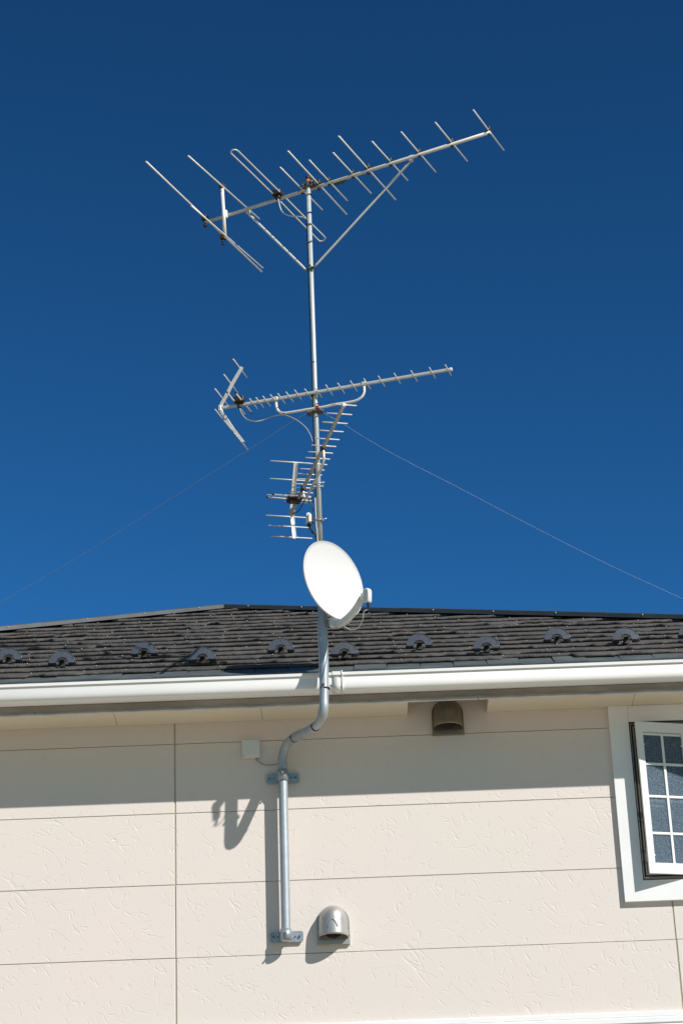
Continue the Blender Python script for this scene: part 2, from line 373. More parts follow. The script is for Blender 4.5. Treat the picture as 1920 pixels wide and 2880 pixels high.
# underlay lifted edge + tiles
c0 = RY0+.20; ex = .262; ncourse = int((AP.y-c0)/ex)+1
for i in range(ncourse):
    y0 = c0+ex*i
    xl, xr = hipx(y0, -1)+.05, hipx(y0, 1)-.05
    x = xl; prev = None; yt = min(y0+ex+.06, AP.y-.03)
    n0 = 0
    while x < xr-.02:
        wseg = R.choice([.10, .15, .23, .3, .45, .6])*R.uniform(.85, 1.15)
        if wseg > .28 or R.random() < .5: off = 0
        else: off = R.choice([.030, .05, -.02])
        if R.random() < .10: wseg = .45; off = -.045
        x1 = min(xr, x+wseg); th = .033+R.uniform(-.005, .003); offj = R.uniform(-.008, .008)
        k = max(2, int((x1-x-.008)/.028))
        for j in range(k+1):
            xx = x+.004+(x1-x-.008)*j/k
            jy = R.uniform(-.007, .007)+.006*math.sin(xx*9+i*2.3); jz = R.uniform(-.005, .002)+.002*math.sin(xx*17+i)
            xu = max(min(xx, hipx(yt, 1)-.02), hipx(yt, -1)+.02)
            y_ = y0-off+jy+offj
            p = [rp(xx, y_+.024, -.002), rp(xx, y_+.022, th*.34), rp(xx, y_, th*.42), rp(xx, y_+.005, th*.88+jz), rp(xx, y_+.016, th+jz), rp(xu, yt, .004)]
            b = len(rb.v); rb.v += p
            if prev is not None:
                for q in range(5): rb.quad([prev+q, b+q, b+q+1, prev+q+1], 1, True)
            else: rb.quad([b, b+1, b+2, b+3, b+4, b+5], 1)
            prev = b
        x = x1
    rb.quad([prev+5, prev+4, prev+3, prev+2, prev+1, prev], 1)
    # screw heads
    for s_ in range(int((xr-xl)/.42)):
        sx = xl+.42*s_+R.uniform(.02, .4); sy = y0+R.uniform(.0, .01)
        if sx < xr-.1: rb.sphere(rp(sx, sy+.012, .034), .0055, 6, 4, 3, (1, 1, .8))
# starter flashing at the eave
nseg = 60
for i in range(nseg):
    xa = CL.x+(CRn.x-CL.x)*i/nseg; xb = CL.x+(CRn.x-CL.x)*(i+1)/nseg
    h1 = R.uniform(.004, .012)
    rb.prism([rp(xa, RY0-.02, .001), rp(xb, RY0-.02, .001), rp(xb, c0+.05, .001), rp(xa+.01, c0+.05, .001)], 0, rn, h1, 2)
roof = rb.build('roof', ['cap', 'tile', 'flash', 'screw'], house, 'dark grey slate tile roof with staggered rows')
# hip caps: folded metal, segments
def hipcap(d, name_lab):
    A = AP.copy(); E_ = CL if d is dl else CRn
    u = (E_-A).normalized(); L = (E_-A).length
    side = V((u.y, -u.x, 0)).normalized()
    if side.y > 0: side = -side
    m_ = MB(); seg = 1.83; k = 0
    s0 = 0
    while s0 < L:
        s1 = min(L, s0+seg)
        up = V((0, 0, 1)); h = .052+.002*(k % 2); wd = .06+.002*(k % 2)
        p0, p1 = A+u*s0, A+u*s1
        pr = [(wd+.012, .012), (wd+.012, .016), (wd, .020), (wd, h-.006), (wd-.004, h), (0, h+.018), (-wd, h-.02), (-wd, -.03)]
        b = len(m_.v)
        for p in (p0, p1):
            for (a, z_) in pr: m_.v.append(p+side*a+up*(z_-.0))
        n_ = len(pr)
        for j in range(n_-1): m_.quad([b+j, b+j+1, b+n_+j+1, b+n_+j], 0)
        m_.quad([b+j for j in range(n_)], 0); m_.quad([b+n_+j for j in range(n_)], 0)
        for t_ in range(3):
            q = p0+u*(.3+.55*t_)
            if (q-A).length < L: m_.sphere(q+side*(wd+.001)+up*.038, .007, 6, 4, 1)
        s0 = s1; k += 1
    return m_.build('hip_cap', ['cap', 'screw'], roof, name_lab)
hipcap(dl, 'sunlit grey metal cap on the left sloping ridge'); hipcap(dr, 'dark metal cap on the right sloping ridge')

# soffit, fascia, strip
SZ = 6.176
nx0 = at(1147, 2005, -.12).x; nx1 = at(1370, 1990, -.12).x
sj = [XL-.4]+[-1.412-1.82*3, -1.412-1.82*2, -1.412-1.82]+[-1.412, at(736, 2012, -.12).x]
def soff(xs, x_end, sgn):
    m_ = MB()
    pts = xs
    for a, b in zip(pts[:-1], pts[1:]): m_.span((a+.0013, -.249, SZ), (b-.0013, -.001, SZ+.012), bev=.001)
    # cheek that closes the end at the recess
    m_.span((x_end-(.012 if sgn < 0 else 0), -.249, SZ+.0121), (x_end+(0 if sgn < 0 else .012), -.0012, SZ+.20))
    return m_.build('soffit', 'soffit', house)
soff([XL-.4, -6.87, -5.05, -3.23, -1.412, at(736, 2012, -.12).x, nx0], nx0, -1)
soff([nx1, 1.856, 3.676, XR+.4], nx1, 1)
m_ = MB(); m_.span((nx0-.02, -.249, SZ+.201), (nx1+.02, -.001, SZ+.211)); m_.build('recess_ceiling', 'soffit', house)
m_ = MB()
for a, b in ((XL-.4, -1.9), (-1.898, nx1-.155+.09), (nx1-.06, 3.1), (3.102, XR+.4)):
    m_.span((a, -.275, SZ-.001), (b-.002, -.2495, SZ+.10))
m_.build('eave_strip', 'strip', house, 'thin pale metal strip along the edge of the soffit')
m_ = MB(); m_.span((XL-.4, -.407, SZ+.006), (XR+.4, -.306, 6.308)); m_.build('fascia', 'fascia', house)
# gutter: profile (y, z) swept along x
def sweep(m_, prof, x0, x1, mi=0, closed=True, sm=False):
    b = len(m_.v); n_ = len(prof)
    for x in (x0, x1):
        for (y, z_) in prof: m_.v.append(V((x, y, z_)))
    for j in range(n_ if closed else n_-1): m_.quad([b+j, b+(j+1) % n_, b+n_+(j+1) % n_, b+n_+j], mi, 3 <= j <= 13 and sm)
    if closed: m_.quad([b+j for j in range(n_)], mi); m_.quad([b+n_+j for j in range(n_)], mi)
GZ = 6.302
def gprof(d):
    outer = [(-.500, 0), (-.505, -.003), (-.505, -.020), (-.4955, -.0215), (-.4945, -.030), (-.4945, -.045), (-.4942, -.062), (-.4930, -.078), (-.4900, -.090), (-.4850, -.100), (-.477, -.1075), (-.466, -.1115), (-.450, -.1135), (-.430, -.1150), (-.4095, -.1160), (-.4095, -.06), (-.4095, .006)]
    if d == 0:
        inner = [(-.4125, .006), (-.4125, -.06), (-.4125, -.1130), (-.450, -.1110), (-.463, -.1085), (-.474, -.104), (-.487, -.09), (-.4915, -.043), (-.489, -.006), (-.488, 0)]
        return [(y, GZ+z_) for y, z_ in outer+inner]
    o2 = [(y-(d if y < -.44 else 0), GZ+z_-(d if z_ < -.03 else -d if z_ > -.004 else 0)) for y, z_ in outer[:14]]
    i2 = [(y+.001, GZ+z_+.0006) for y, z_ in reversed(outer[1:14])]
    return o2+i2
m_ = MB()
sweep(m_, gprof(0), XL-.45, XR+.45, sm=True)
gut = m_.build('gutter', 'gutter', house, 'long white rain gutter along the eave')
ja, jb = at(935, 1930, -.5).x, at(964, 1930, -.5).x
m_ = MB(); sweep(m_, gprof(.004), ja, jb, sm=True); sweep(m_, gprof(.009), jb-.006, jb+.001, sm=True); m_.build('gutter_joint', 'gutter', gut)

# window ---------------------------------------------------------------
win = bpy.data.objects.new('window', None); COL.objects.link(win); win.parent = house; win.empty_display_size = .1
m_ = MB()
wi = wx_in0-cx0
m_.span((cx0, -.03, cz0), (wx_in0, .02, SZ-.001))
m_.span((wx_in1, -.03, cz0), (cx1, .02, SZ-.001))
m_.span((wx_in0, -.03, cz0), (wx_in1, .02, wz_in0))
m_.span((wx_in0+.001, -.026, wz_in1), (wx_in1-.001, .02, SZ-.001), bev=.002)
for q in (.12, .27): m_.sphere((cx0+wi+q, -.0262, wz_in1+.065), .004, 6, 4)
m_.build('casing', 'white', win)
m_ = MB()      # recessed window frame
a0, a1, b0, b1 = wx_in0+.0012, wx_in1-.0012, wz_in0+.0006, wz_in1-.0006
def ring(m_, x0, x1, z0, z1, w_, y0, y1, mi):
    m_.span((x0, y0, z0), (x0+w_, y1, z1), mi); m_.span((x1-w_, y0, z0), (x1, y1, z1), mi)
    m_.span((x0+w_+.0003, y0, z0), (x1-w_-.0003, y1, z0+w_), mi); m_.span((x0+w_+.0003, y0, z1-w_), (x1-w_-.0003, y1, z1), mi)
ring(m_, a0, a1, b0, b1, .007, -.018, .06, 0)
ring(m_, a0+.0075, a1-.0075, b0+.0075, b1-.0075, .005, -.012, .06, 2)
m_.span((a0+.013, -.016, b0+.0076), (a1-.013, .06, b0+.024), 2)
ring(m_, a0+.013, a1-.013, b0+.0245, b1-.013, .012, .002, .06, 0)
ring(m_, a0+.0255, a1-.0255, b0+.037, b1-.0255, .009, -.006, .06, 1)
ring(m_, a0+.035, a1-.035, b0+.0465, b1-.035, .012, .006, .06, 0)
m_.build('window_frame', ['bronze', 'tan', 'greyf'], win)
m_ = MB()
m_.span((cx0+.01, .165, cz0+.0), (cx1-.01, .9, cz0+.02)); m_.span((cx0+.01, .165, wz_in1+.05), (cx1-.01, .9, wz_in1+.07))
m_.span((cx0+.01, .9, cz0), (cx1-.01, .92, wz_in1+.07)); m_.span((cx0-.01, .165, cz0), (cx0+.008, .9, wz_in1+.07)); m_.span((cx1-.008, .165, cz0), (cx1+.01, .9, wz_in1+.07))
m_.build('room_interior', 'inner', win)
# open sash
sl0 = at(*RW(610, 1017), -.11)+V((.008, 0, 0))
hg = V((a1-.014, -.022, 0)); le = V((sl0.x, -.112, 0))
ux = (le-hg); SW = ux.length; ux.normalize(); uy = V((ux.y, -ux.x, 0))
if uy.y > 0: uy = -uy
uz = V((0, 0, 1))
zt_ = at(1784, 2029.5, -.11).z; zb_ = at(1819, 2456, -.11).z
def sbox(m_, s0, s1, z0, z1, t0, t1, mi=0, bev=0):   # s from hinge to the free edge, t outwards
    c = hg+ux*(s0+s1)/2+uy*(t0+t1)/2+uz*(z0+z1)/2
    m_.box(c, (abs(s1-s0)/2, abs(t1-t0)/2, abs(z1-z0)/2), (ux, uy, uz), mi, bev)
m_ = MB(); st = .042; rl = .066
sbox(m_, 0, st, zb_, zt_, -.014, .004); sbox(m_, SW-st, SW, zb_, zt_, -.014, .004)
sbox(m_, st, SW-st, zb_, zb_+rl, -.014, .004); sbox(m_, st, SW-st, zt_-rl, zt_, -.014, .004)
sbox(m_, SW-.030, SW-.012, zb_+.01, zt_-.01, -.034, -.0141)
sash = m_.build('sash', 'sash', win, 'white window sash swung a little open')
m_ = MB(); sbox(m_, st-.004, SW-st+.004, zb_+rl-.004, zt_-rl+.004, -.0125, -.0095); m_.build('glass_pane', 'glass', win)
m_ = MB()
gs0, gs1, gz0, gz1 = st, SW-st, zb_+rl, zt_-rl
def zrow(y): return at(*RW(660, y), -.10).z
mw = .0085
mid = (gs0+gs1)/2
sbox(m_, mid-mw, mid+mw, gz0, gz1-.005, -.0093, -.003, 0, .002)
H = gz1-gz0
for fr in (.755, .505, .225):
    zc = gz0+H*fr
    sbox(m_, gs0+.001, mid-mw-.0003, zc-mw, zc+mw, -.0092, -.0035, 0, .002); sbox(m_, mid+mw+.0003, gs1-.001, zc-mw, zc+mw, -.0092, -.0035, 0, .002)
sbox(m_, gs0+.001, gs1-.001, gz1-.018, gz1-.004, -.0092, -.0035)
for s_ in (gs0+.004, gs1-.004):
    for zz in (gz0+.05, gz1-.08): sbox(m_, s_-.004, s_+.004, zz-.004, zz+.004, -.0091, -.002)
m_.build('glazing_bar', 'sash', win)
m_ = MB()
zc = gz0+H*.505
sbox(m_, st, SW-st, zc-.033, zc-.017, -.0185, -.0145, 0, .001); sbox(m_, mid+.028, SW-st, zc-.066, zc-.054, -.0185, -.0145, 0, .002)
m_.build('reflection_and_bar', 'white', win)  # bright reflection in the panes built as a white bar, plus a pale bar
m_ = MB(); p = hg+ux*(SW-.006)+uz*(zb_+.13)
m_.bar(p+uy*-.03, V((wx_in0+.04, .0, zb_+.10)), .008, .003); m_.bar(p+uy*-.032+uz*.03, V((wx_in0+.045, .0, zb_+.10)), .006, .003); m_.build('window_stay', 'alu', win)

# ------------------------------------------------------------------ snow guards
def guard_mesh():
    m_ = MB(); ro, ri = .083, .040; n_ = 22
    # arch plate stands in the local XZ plane, rims folded towards -Y
    prof = [(ro+.002, -.012), (ro+.002, .004), (ro-.004, .005), (ro-.012, -.002), (ri+.010, -.002), (ri+.002, .004), (ri-.002, .003), (ri-.002, -.014)]
    b = len(m_.v)
    for i in range(n_+1):
        a = math.pi*i/n_
        for (r_, y) in prof: m_.v.append(V((math.cos(a)*r_, y, math.sin(a)*r_*1.02)))
    k = len(prof)
    for i in range(n_):
        for j in range(k): m_.quad([b+i*k+j, b+i*k+(j+1) % k, b+(i+1)*k+(j+1) % k, b+(i+1)*k+j], 0, False)
    m_.quad([b+j for j in range(k)]); m_.quad([b+n_*k+j for j in range(k)])
    for s_ in (-1, 1): m_.span((.078 if s_ > 0 else -.092, -.008, -.003), (.092 if s_ > 0 else -.078, .02, .003))
    for s_ in (-1, 1): m_.span((s_*.062-.020, -.006, -.004), (s_*.062+.020, .03, .0))
    for rr_, yy_ in ((ro+.001, -.012), (.060, -.0035), (ri+.001, -.006)):
        m_.tube([(math.cos(math.pi*i/20)*rr_, yy_, math.sin(math.pi*i/20)*rr_*1.02) for i in range(21)], .0028, 8, 0)
    # hole at the crown, with a pale lip
    m_.tube([(-.009, -.0035, .068), (.009, -.0035, .068)], .0035, 6, 2); m_.span((-.003, -.006, .063), (.003, -.0021, .073), 1)
    # strap below, its black also painting the shade inside the opening
    m_.box((0, -.006, .004), (.021, .004, .031), mi=1, bev=.001); m_.box((0, .05, .004), (.016, .10, .002), mi=1)
    me_o = m_.build('snow_guard', ['guard', 'black', 'screw'])
    return me_o
gp = [(RA(60, 447), 'snow guard leftmost on the roof, its arch cut by the left picture edge'),
      (RA(395, 467), 'second snow guard from the left, the lowest one nearest the gutter'),
      (RA(912, 407), 'shaded snow guard third from left, in the upper row above the mast shadow'),
      (RA(1278, 445), 'partly shaded snow guard fourth from left, right of the small antenna shadow'),
      (RB(428, 385), 'snow guard just left of the bent antenna pole, above the dish shadow'),
      (RB(828, 412), 'snow guard just right of the antenna pole, below the satellite dish'),
      (RB(1298, 357), 'snow guard in the upper row, second to the right of the antenna pole'),
      (RC(332, 375), 'snow guard in the lower row, third to the right of the antenna pole'),
      (RC(775, 318), 'snow guard in the upper row, third from the right picture edge'),
      (RC(1208, 320), 'snow guard second from the right picture edge, above the window'),
      (RC(1622, 288), 'rightmost snow guard, only a sliver of its arch in the picture')]
proto = guard_mesh(); first = True
for (px, lab) in gp:
    o = proto if first else proto.copy()
    if not first: COL.objects.link(o)
    first = False
    p = onroof(*px); o.location = p+rn*.052
    o.rotation_euler = (-.10, 0, R.uniform(-.03, .03)); o['label'] = lab; o['category'] = 'snow guard'; o['group'] = 'arched snow guards set in two rows on the roof'

# ------------------------------------------------------------------ vent hoods
def vent(base, body_mat, label, detail):
    t_ = thing('vent_hood', label, 'vent', base, 'domed exhaust hoods on the wall')
    # base = centre bottom of flange on the wall
    W = .091; dep = .135; zb0 = .040; zs = .135; zt = .236
    m_ = MB()   # flange with arched top and a ledge below
    outl = [(-.100, .0), (.100, .0), (.100, .140)]
    for i in range(1, 14):
        a = math.pi*i/14; outl.append((math.cos(a)*.100, .140+math.sin(a)*.098))
    outl.append((-.100, .140))
    m_.prism([V((x, -.0135, z_)) for x, z_ in outl], 0, V((0, 1, 0)), .012, 0)
    m_.span((-.1005, -.022, -.002), (.1005, -.0138, .032), 0, bev=.002)
    for sx in (-.094, .094):
        for zz in (.055, .10): m_.sphere((sx, -.014, zz), .0035, 6, 4, 1)
    for q in m_.v: q += V(base)
    m_.build('flange', ['hood' if body_mat == 'hood' else 'hoodd', 'steeld'], t_)
    m_ = MB(); na, nv = 28, 18
    rings = []
    for j in range(nv+1):
        f = j/nv
        if f < .45: z_ = zb0+(zs-zb0)*f/.45; k = 1-.05*(f/.45)**2; kd = 1-.04*(f/.45)
        else:
            g_ = (f-.45)/.55; a = g_*math.pi/2; z_ = zs+(zt-zs)*math.sin(a); k = .95*math.cos(a)**.85 if g_ < 1 else 0; kd = .96*math.cos(a)**.8 if g_ < 1 else 0
        b = len(m_.v); rings.append(b)
        for i in range(na+1):
            a = math.pi*i/na
            m_.v.append(V(base)+V((math.cos(a)*W*k, -.0136-math.sin(a)**.8*(dep-.014)*kd, z_)))
    for j in range(nv):
        for i in range(na): m_.quad([rings[j]+i, rings[j]+i+1, rings[j+1]+i+1, rings[j+1]+i], 0, True)
    # inner wall of the hood, slightly smaller, and the dark duct
    b = len(m_.v); b1 = []
    for j, (z_, k) in enumerate(((zb0, .955), (zs, .90), (zs+.055, .6), (zs+.07, .02))):
        b1.append(len(m_.v))
        for i in range(na+1):
            a = math.pi*i/na
            m_.v.append(V(base)+V((math.cos(a)*W*k, -.0139-math.sin(a)**.8*(dep-.014)*k, z_)))
    for j in range(3):
        for i in range(na): m_.quad([b1[j]+i, b1[j]+i+1, b1[j+1]+i+1, b1[j+1]+i], 1, True)
    for i in range(na): m_.quad([rings[0]+i, rings[0]+i+1, b1[0]+i+1, b1[0]+i], 0)
    hood = m_.build('hood', [body_mat, 'hoodin'], t_)
    m_ = MB(); m_.tube([V(base)+V((0, -.0142, .10)), V(base)+V((0, -.030, .10))], .062, 20, 0); m_.build('duct_collar', 'hoodin', t_)
    if detail:   # small raised arch pressed into the front
        m_ = MB(); pts = []
        for i in range(13):
            u = i/12*2-1; x = u*.030; zz = .131-.050*abs(u)**1.9
            f = (zz-zb0)/(zs-zb0)*.45; k = 1-.05*min(1, (f/.45))**2; ca = x/(W*k); sa = math.sqrt(1-ca*ca)
            kd = 1-.04*(f/.45) if zz < zs else .96*math.cos(math.asin((zz-zs)/(zt-zs)))**.8
            pts.append(V(base)+V((x, -.0136-sa**.8*(dep-.014)*kd, zz)))
        pts = [p_+V((0, -.003, 0)) for p_ in pts]; m_.tube(spline(pts, 2), [.0008]+[.0026]*23+[.0008], 8); m_.build('pressed_ridge', body_mat, t_)
    return t_
b1_ = at(938.5, 2657, -.012); vent((b1_.x, 0, b1_.z), 'hood', 'silver domed vent hood on the sunlit wall beside the foot of the pole', True)
b2_ = at(1260.5, 2067, -.012); vent((b2_.x, 0, b2_.z), 'hoodd', 'dull brownish vent hood in the shaded recess under the eave', False)

# ------------------------------------------------------------------ junction box on wall
bx0 = at(681, 2106, -.035); bx1 = at(731, 2106, -.035); bz0 = at(706, 2130, -.035).z; bz1 = at(706, 2081, -.035).z
t_ = thing('junction_box', 'small square pale grey cable box on the shaded wall left of the pole', 'junction box', ((bx0.x+bx1.x)/2, 0, bz0))
m_ = MB(); m_.span((bx0.x, -.028, bz0), (bx1.x, -.0002, bz1), bev=.004); m_.build('box_body', 'plastw', t_)
m_ = MB(); m_.span((bx0.x-.001, -.037, bz0-.001), (bx1.x+.001, -.0285, bz1+.001), bev=.003)
m_.sphere((bx1.x-.008, -.037, bz1-.012), .003, 8, 4, 1); m_.sphere((bx0.x+.008, -.037, bz0+.012), .003, 8, 4, 1); m_.build('cover', ['plastw', 'steeld'], t_)
m_ = MB(); m_.tube(spline([at(*RL(152, 562), -.012), at(*RL(165, 580), -.012), at(*RL(195, 600), -.012), at(*RL(235, 609), -.015), at(*RL(270, 606), -.02), at(*RL(315, 596), -.03)]), .0032, 6)
m_.tube([V((bx1.x-.022, -.02, bz0+.001)), V((bx1.x-.018, -.02, bz0-.008))], .005, 8); m_.build('cable', 'cableg', t_)

# ------------------------------------------------------------------ mast
MY = -.575
MX = at(900, 1500, MY).x
mast = thing('antenna_mast', 'tall galvanised pole bent around the gutter and clamped to the wall', 'mast', (-.37, -.077, 4.75))
def pdep(x): return -.077-.498*max(0, min(1, (x-794)/(911-794)))**1.15
path = [(804.8, 2646), (802, 2500), (798.5, 2330), (795.5, 2175), (794.2, 2140), (796, 2122), (804, 2099), (820, 2080), (851, 2062), (880, 2047), (898, 2032), (907.5, 2012), (911, 1990), (911, 1960)]
pts = []
for (x, y) in path:
    p = at(x, y, pdep(x) if y < 2138 else -.077); pts.append(p)
pts[0] = V((pts[0].x, -.077, pts[0].z))
for (z_) in (6.35, 6.7, 7.1): pts.append(V((MX-.003, MY, z_)))
m_ = MB(); m_.tube(spline(pts, 5), .0285, 24); low = m_.build('lower_pipe', 'galv', mast)
mtop = at(*R1(1387, 695), MY).z
m_ = MB(); m_.tube([V((MX, MY, 7.1)), V((MX, MY, 8.3)), V((at(*R1(1388, 700), MY).x, MY, mtop))], [.0155, .0150, .0148], 16); m_.build('upper_pipe', 'mast', mast)
tx = at(*R1(1387, 695), MY).x
m_ = MB(); m_.tube([V((tx, MY, mtop)), V((tx, MY, mtop+.012)), V((tx, MY, mtop+.055))], [.0145, .0142, .0140], 14, 0); m_.tube([V((tx, MY, mtop+.055)), V((tx, MY, mtop+.078))], [.0155, .0150], 14, 1)
m_.build('pole_cap', ['orange', 'black'], mast, 'orange and black plastic cap on the tip of the pole')
# wall brackets
def bracket(pa, pb, zc, px, saddle_h, ring_only=False):
    x0 = at(pa[0], pa[1], -.02).x; x1 = at(pb[0], pb[1], -.02).x; z0 = zc-.033; z1 = zc+.033
    m_ = MB(); r_ = .014; ol = []
    for (cx, cz, a0) in ((x1-r_, z1-r_, 0), (x0+r_, z1-r_, 90), (x0+r_, z0+r_, 180), (x1-r_, z0+r_, 270)):
        for k in range(5):
            a = math.radians(a0+22.5*k); ol.append(V((cx+r_*math.cos(a), -.018, cz+r_*math.sin(a))))
    m_.prism(ol, 0, V((0, -1, 0)), .004)
    m_.span((x0+.004, -.0178, zc-.022), (x1-.004, -.0005, zc+.022))
    for sx, k in ((x0+.020, 1), (x1-.022, 1), (x0+.047, .6), (x1-.048, .6)):
        m_.tube([(sx, -.0221, zc), (sx, -.024, zc)], .011*k, 10, 0); m_.tube([(sx, -.0241, zc), (sx, -.034, zc)], .0065*k, 6, 1)
    br = m_.build('wall_bracket', ['galv2', 'steeld'], mast)
    m_ = MB()
    m_.tube([V((px, -.077, zc-saddle_h)), V((px, -.077, zc+saddle_h))], .0345, 24, 0, True)
    m_.span((px-.012, -.055, zc-saddle_h*.8), (px+.012, -.0225, zc+saddle_h*.8))
    m_.build('saddle', 'galv2', br)
    m_ = MB(); m_.tube([(px, -.115, zc+.004), (px, -.124, zc+.004)], .0085, 6); m_.tube([(px, -.1241, zc+.004), (px, -.14, zc+.004)], .005, 8); m_.build('bolt', 'galv', br)
zc1 = at(795, 2189, -.02).z; zc2 = at(806, 2635, -.02).z
bracket((749, 2189), (841, 2189), zc1, at(795.5, 2185, -.077).x, .036)
bracket((760, 2635), (853, 2635), zc2, at(804.5, 2630, -.077).x, .034)
# gutter height clamp bolts + cable ties
m_ = MB(); p = at(*RL(580, 100), MY-.03); m_.tube([p+V((0, .006, 0)), p+V((0, -.006, 0))], .009, 6); m_.tube([p+V((0, -.006, 0)), p+V((0, -.014, 0))], .005, 8)
m_.build('pipe_bolt', 'steeld', mast); m_ = MB(); p = V((MX+.028, MY, p.z)); m_.tube([p, p+V((.014, 0, 0))], .006, 6); m_.build('pipe_bolt', 'steeld', mast)
def tie(c, d, r_, mat_='black', h=.004):
    d = V(d).normalized(); m_ = MB(); m_.tube([V(c)-d*h, V(c)+d*h], r_, 20); s_ = V((-.8, -.6, 0)); m_.box(V(c)+s_*r_, (.005, .004, .004), mi=0); return m_.build('cable_tie', mat_, mast)
tie((MX-.002, MY, at(911, 1937, MY).z), (0, 0, 1), .0305)
def path_at(x, y):
    return at(x, y, pdep(x))
d_ = (path_at(880, 2047)-path_at(820, 2080)).normalized()
tie(path_at(887, 2043.5), (path_at(893, 2038)-path_at(878, 2048)), .0300); tie(path_at(828, 2075), d_, .0300)
for yy in (765, 912, 1005, 1152, 1335):
    p = at(*R1(1400, yy), MY); tie((p.x, MY, p.z), (0, 0, 1), .0166, 'black', .0025)
for yy in (155, 512): p = at(*R3(1118, yy), MY); tie((p.x, MY, p.z), (0, 0, 1), .0168, 'black', .0025)
# coax running down the pole
def mx(z_): return MX+(tx-MX)*max(0, (z_-8.3)/(mtop-8.3))
m_ = MB()
pp = []
zc_ = at(*R1(1400, 960), MY).z
for k in range(16):
    z_ = zc_+(7.05-zc_)*k/15; pp.append(V((mx(z_)-.0185+R.uniform(-.002, .001), MY+.010+R.uniform(-.002, .002), z_)))
m_.tube(spline(pp, 3), .0032, 6); m_.build('coaxial_cable', 'cable', mast)
m_ = MB(); pp = []
z1_ = at(*R5(855, 850), MY).z; z2_ = at(*R5(890, 1530), MY).z
for k in range(7):
    z_ = z1_+(z2_-.1-z1_)*k/6; pp.append(V((MX-.024+.004*k/6, MY-.008, z_)))
m_.tube(spline(pp, 3), .0036, 6); m_.build('coaxial_cable', 'cablew', mast)
m_ = MB(); pp = [V((MX-.019+.002*math.sin(k), MY-.012, 7.24+(6.80-7.24)*k/6)) for k in range(7)]; m_.tube(spline(pp, 3), .003, 6); m_.build('coaxial_cable', 'cablew', mast)
m_ = MB(); pp = [V((MX-.033, MY-.002, 6.62)), V((MX-.0325, MY-.004, 6.4)), V((MX-.0325, MY-.004, 6.25)), V((MX-.0315, MY-.002, 6.18)), V((MX-.032, MY+.01, 6.08)), V((MX-.034, MY+.02, 5.98))]
q1 = [path_at(x, y)+V((-.012, -.004, .028)) for x, y in ((900, 2032), (882, 2047), (853, 2061), (826, 2077), (808, 2094), (798, 2115))]
m_.tube(spline(pp[:-1]+[at(903, 2005, -.56)+V((-.02, .02, .02))]+q1, 4), .0034, 6); m_.build('coaxial_cable', 'cablew', mast)

# ------------------------------------------------------------------ generic antenna bits
def rod(parent, a, b, r_, mat_, name, caps=None, label=None):
    m_ = MB(); m_.tube([a, b], r_, 10, 0)
    mats = [mat_]
    if caps:
        d = (V(b)-V(a)).normalized(); mats.append('black')
        m_.tube([V(a)-d*.002, V(a)+d*caps], r_*1.25, 8, 1); m_.tube([V(b)-d*caps, V(b)+d*.002], r_*1.25, 8, 1)
    return m_.build(name, mats, parent, label)

# ------------------------------------------------------------------ VHF antenna (top)
zb = 9.80
bA = atz(*R1(562, 985), zb); bB = atz(*R2(1420, 262), zb)
vhf = thing('television_antenna', 'large long-rod antenna with diagonal braces on the very top of the pole', 'antenna', (tx, MY, zb))
bd = (bB-bA).normalized(); bn = V((-bd.y, bd.x, 0))
if bn.y > 0: bn = -bn
# shift boom so that it passes just behind the pole
offm = (V((tx, MY, zb))-bA).dot(bn); print('vhf boom offset from mast', offm)
m_ = MB(); m_.tube([bA, bB], .0118, 14); m_.build('boom', 'boomv', vhf)
def clampbit(p, parent, s=1.0, mat_='black'):
    s *= 1.3
    m_ = MB(); m_.box(V(p)+V((0, 0, .008*s)), (.010*s, .013*s, .010*s), (bd, bn, V((0, 0, 1))), 0, .003)
    m_.tube([V(p)+V((0, 0, -.028*s)), V(p)+V((0, 0, 0))], .0045*s, 6); m_.sphere(V(p)+V((0, 0, -.022*s)), .008*s, 6, 4, 0, (1, 1, .6)); return m_.build('insulator', mat_, parent)
EL = [(R1(1162, 542), R1(1500, 885)), (R1(1225, 412), R2(270, 922)), (R1(1395, 485), R2(275, 812)), (R2(160, 425), R2(465, 753)), (R2(205, 292), R2(660, 803)),
      (R2(472, 335), R2(757, 648)), (R2(705, 258), R2(982, 582)), (R2(978, 182), R2(1235, 495)), (R2(1282, 82), R2(1528, 408))]
ze = zb+.016
for i, (a, b) in enumerate(EL):
    p, q = atz(*a, ze), atz(*b, ze)
    r_ = rod(vhf, p, q, .0046 if i not in (1, 4) else .0052, 'alub', 'director_rod')
    # crossing point with the boom
    t_ = (q-p).normalized(); s_ = ((bA-p).cross(bd)).z/(t_.cross(bd)).z; c_ = p+t_*s_
    clampbit(V((c_.x, c_.y, ze)), r_, 1.0 if i not in (1, 4) else 1.25)
E1 = (atz(*R1(88, 497), ze), atz(*R1(1015, 1382), ze))
r_ = rod(vhf, *E1, .0058, 'alub', 'reflector_rod'); clampbit(V((bA.x, bA.y, ze)), r_, 1.5)
# reflector post through the boom
pb = atz(*R1(712, 925), zb); py = pb.y-.02
pt = at(*R1(698, 712), py); pl_ = at(*R1(722, 1118), py)
m_ = MB(); m_.tube([V((pl_.x, py, pl_.z)), V((pt.x, py, pt.z))], .0125, 14); m_.box(V((pb.x+.012, py+.012, pb.z)), (.012, .012, .03), (bd, bn, V((0, 0, 1))), 0, .003)
m_.build('reflector_post', 'alub', vhf)
for (a, b, z_) in ((R1(425, 450), R1(995, 957), pt.z+.004), (R1(450, 852), R1(1025, 1352), pl_.z)):
    p, q = atz(*a, z_), atz(*b, z_); r_ = rod(vhf, p, q, .0052, 'alub', 'reflector_rod')
    c_ = V((pt.x, py, z_)); clampbit(c_, r_, 1.3, 'rust')
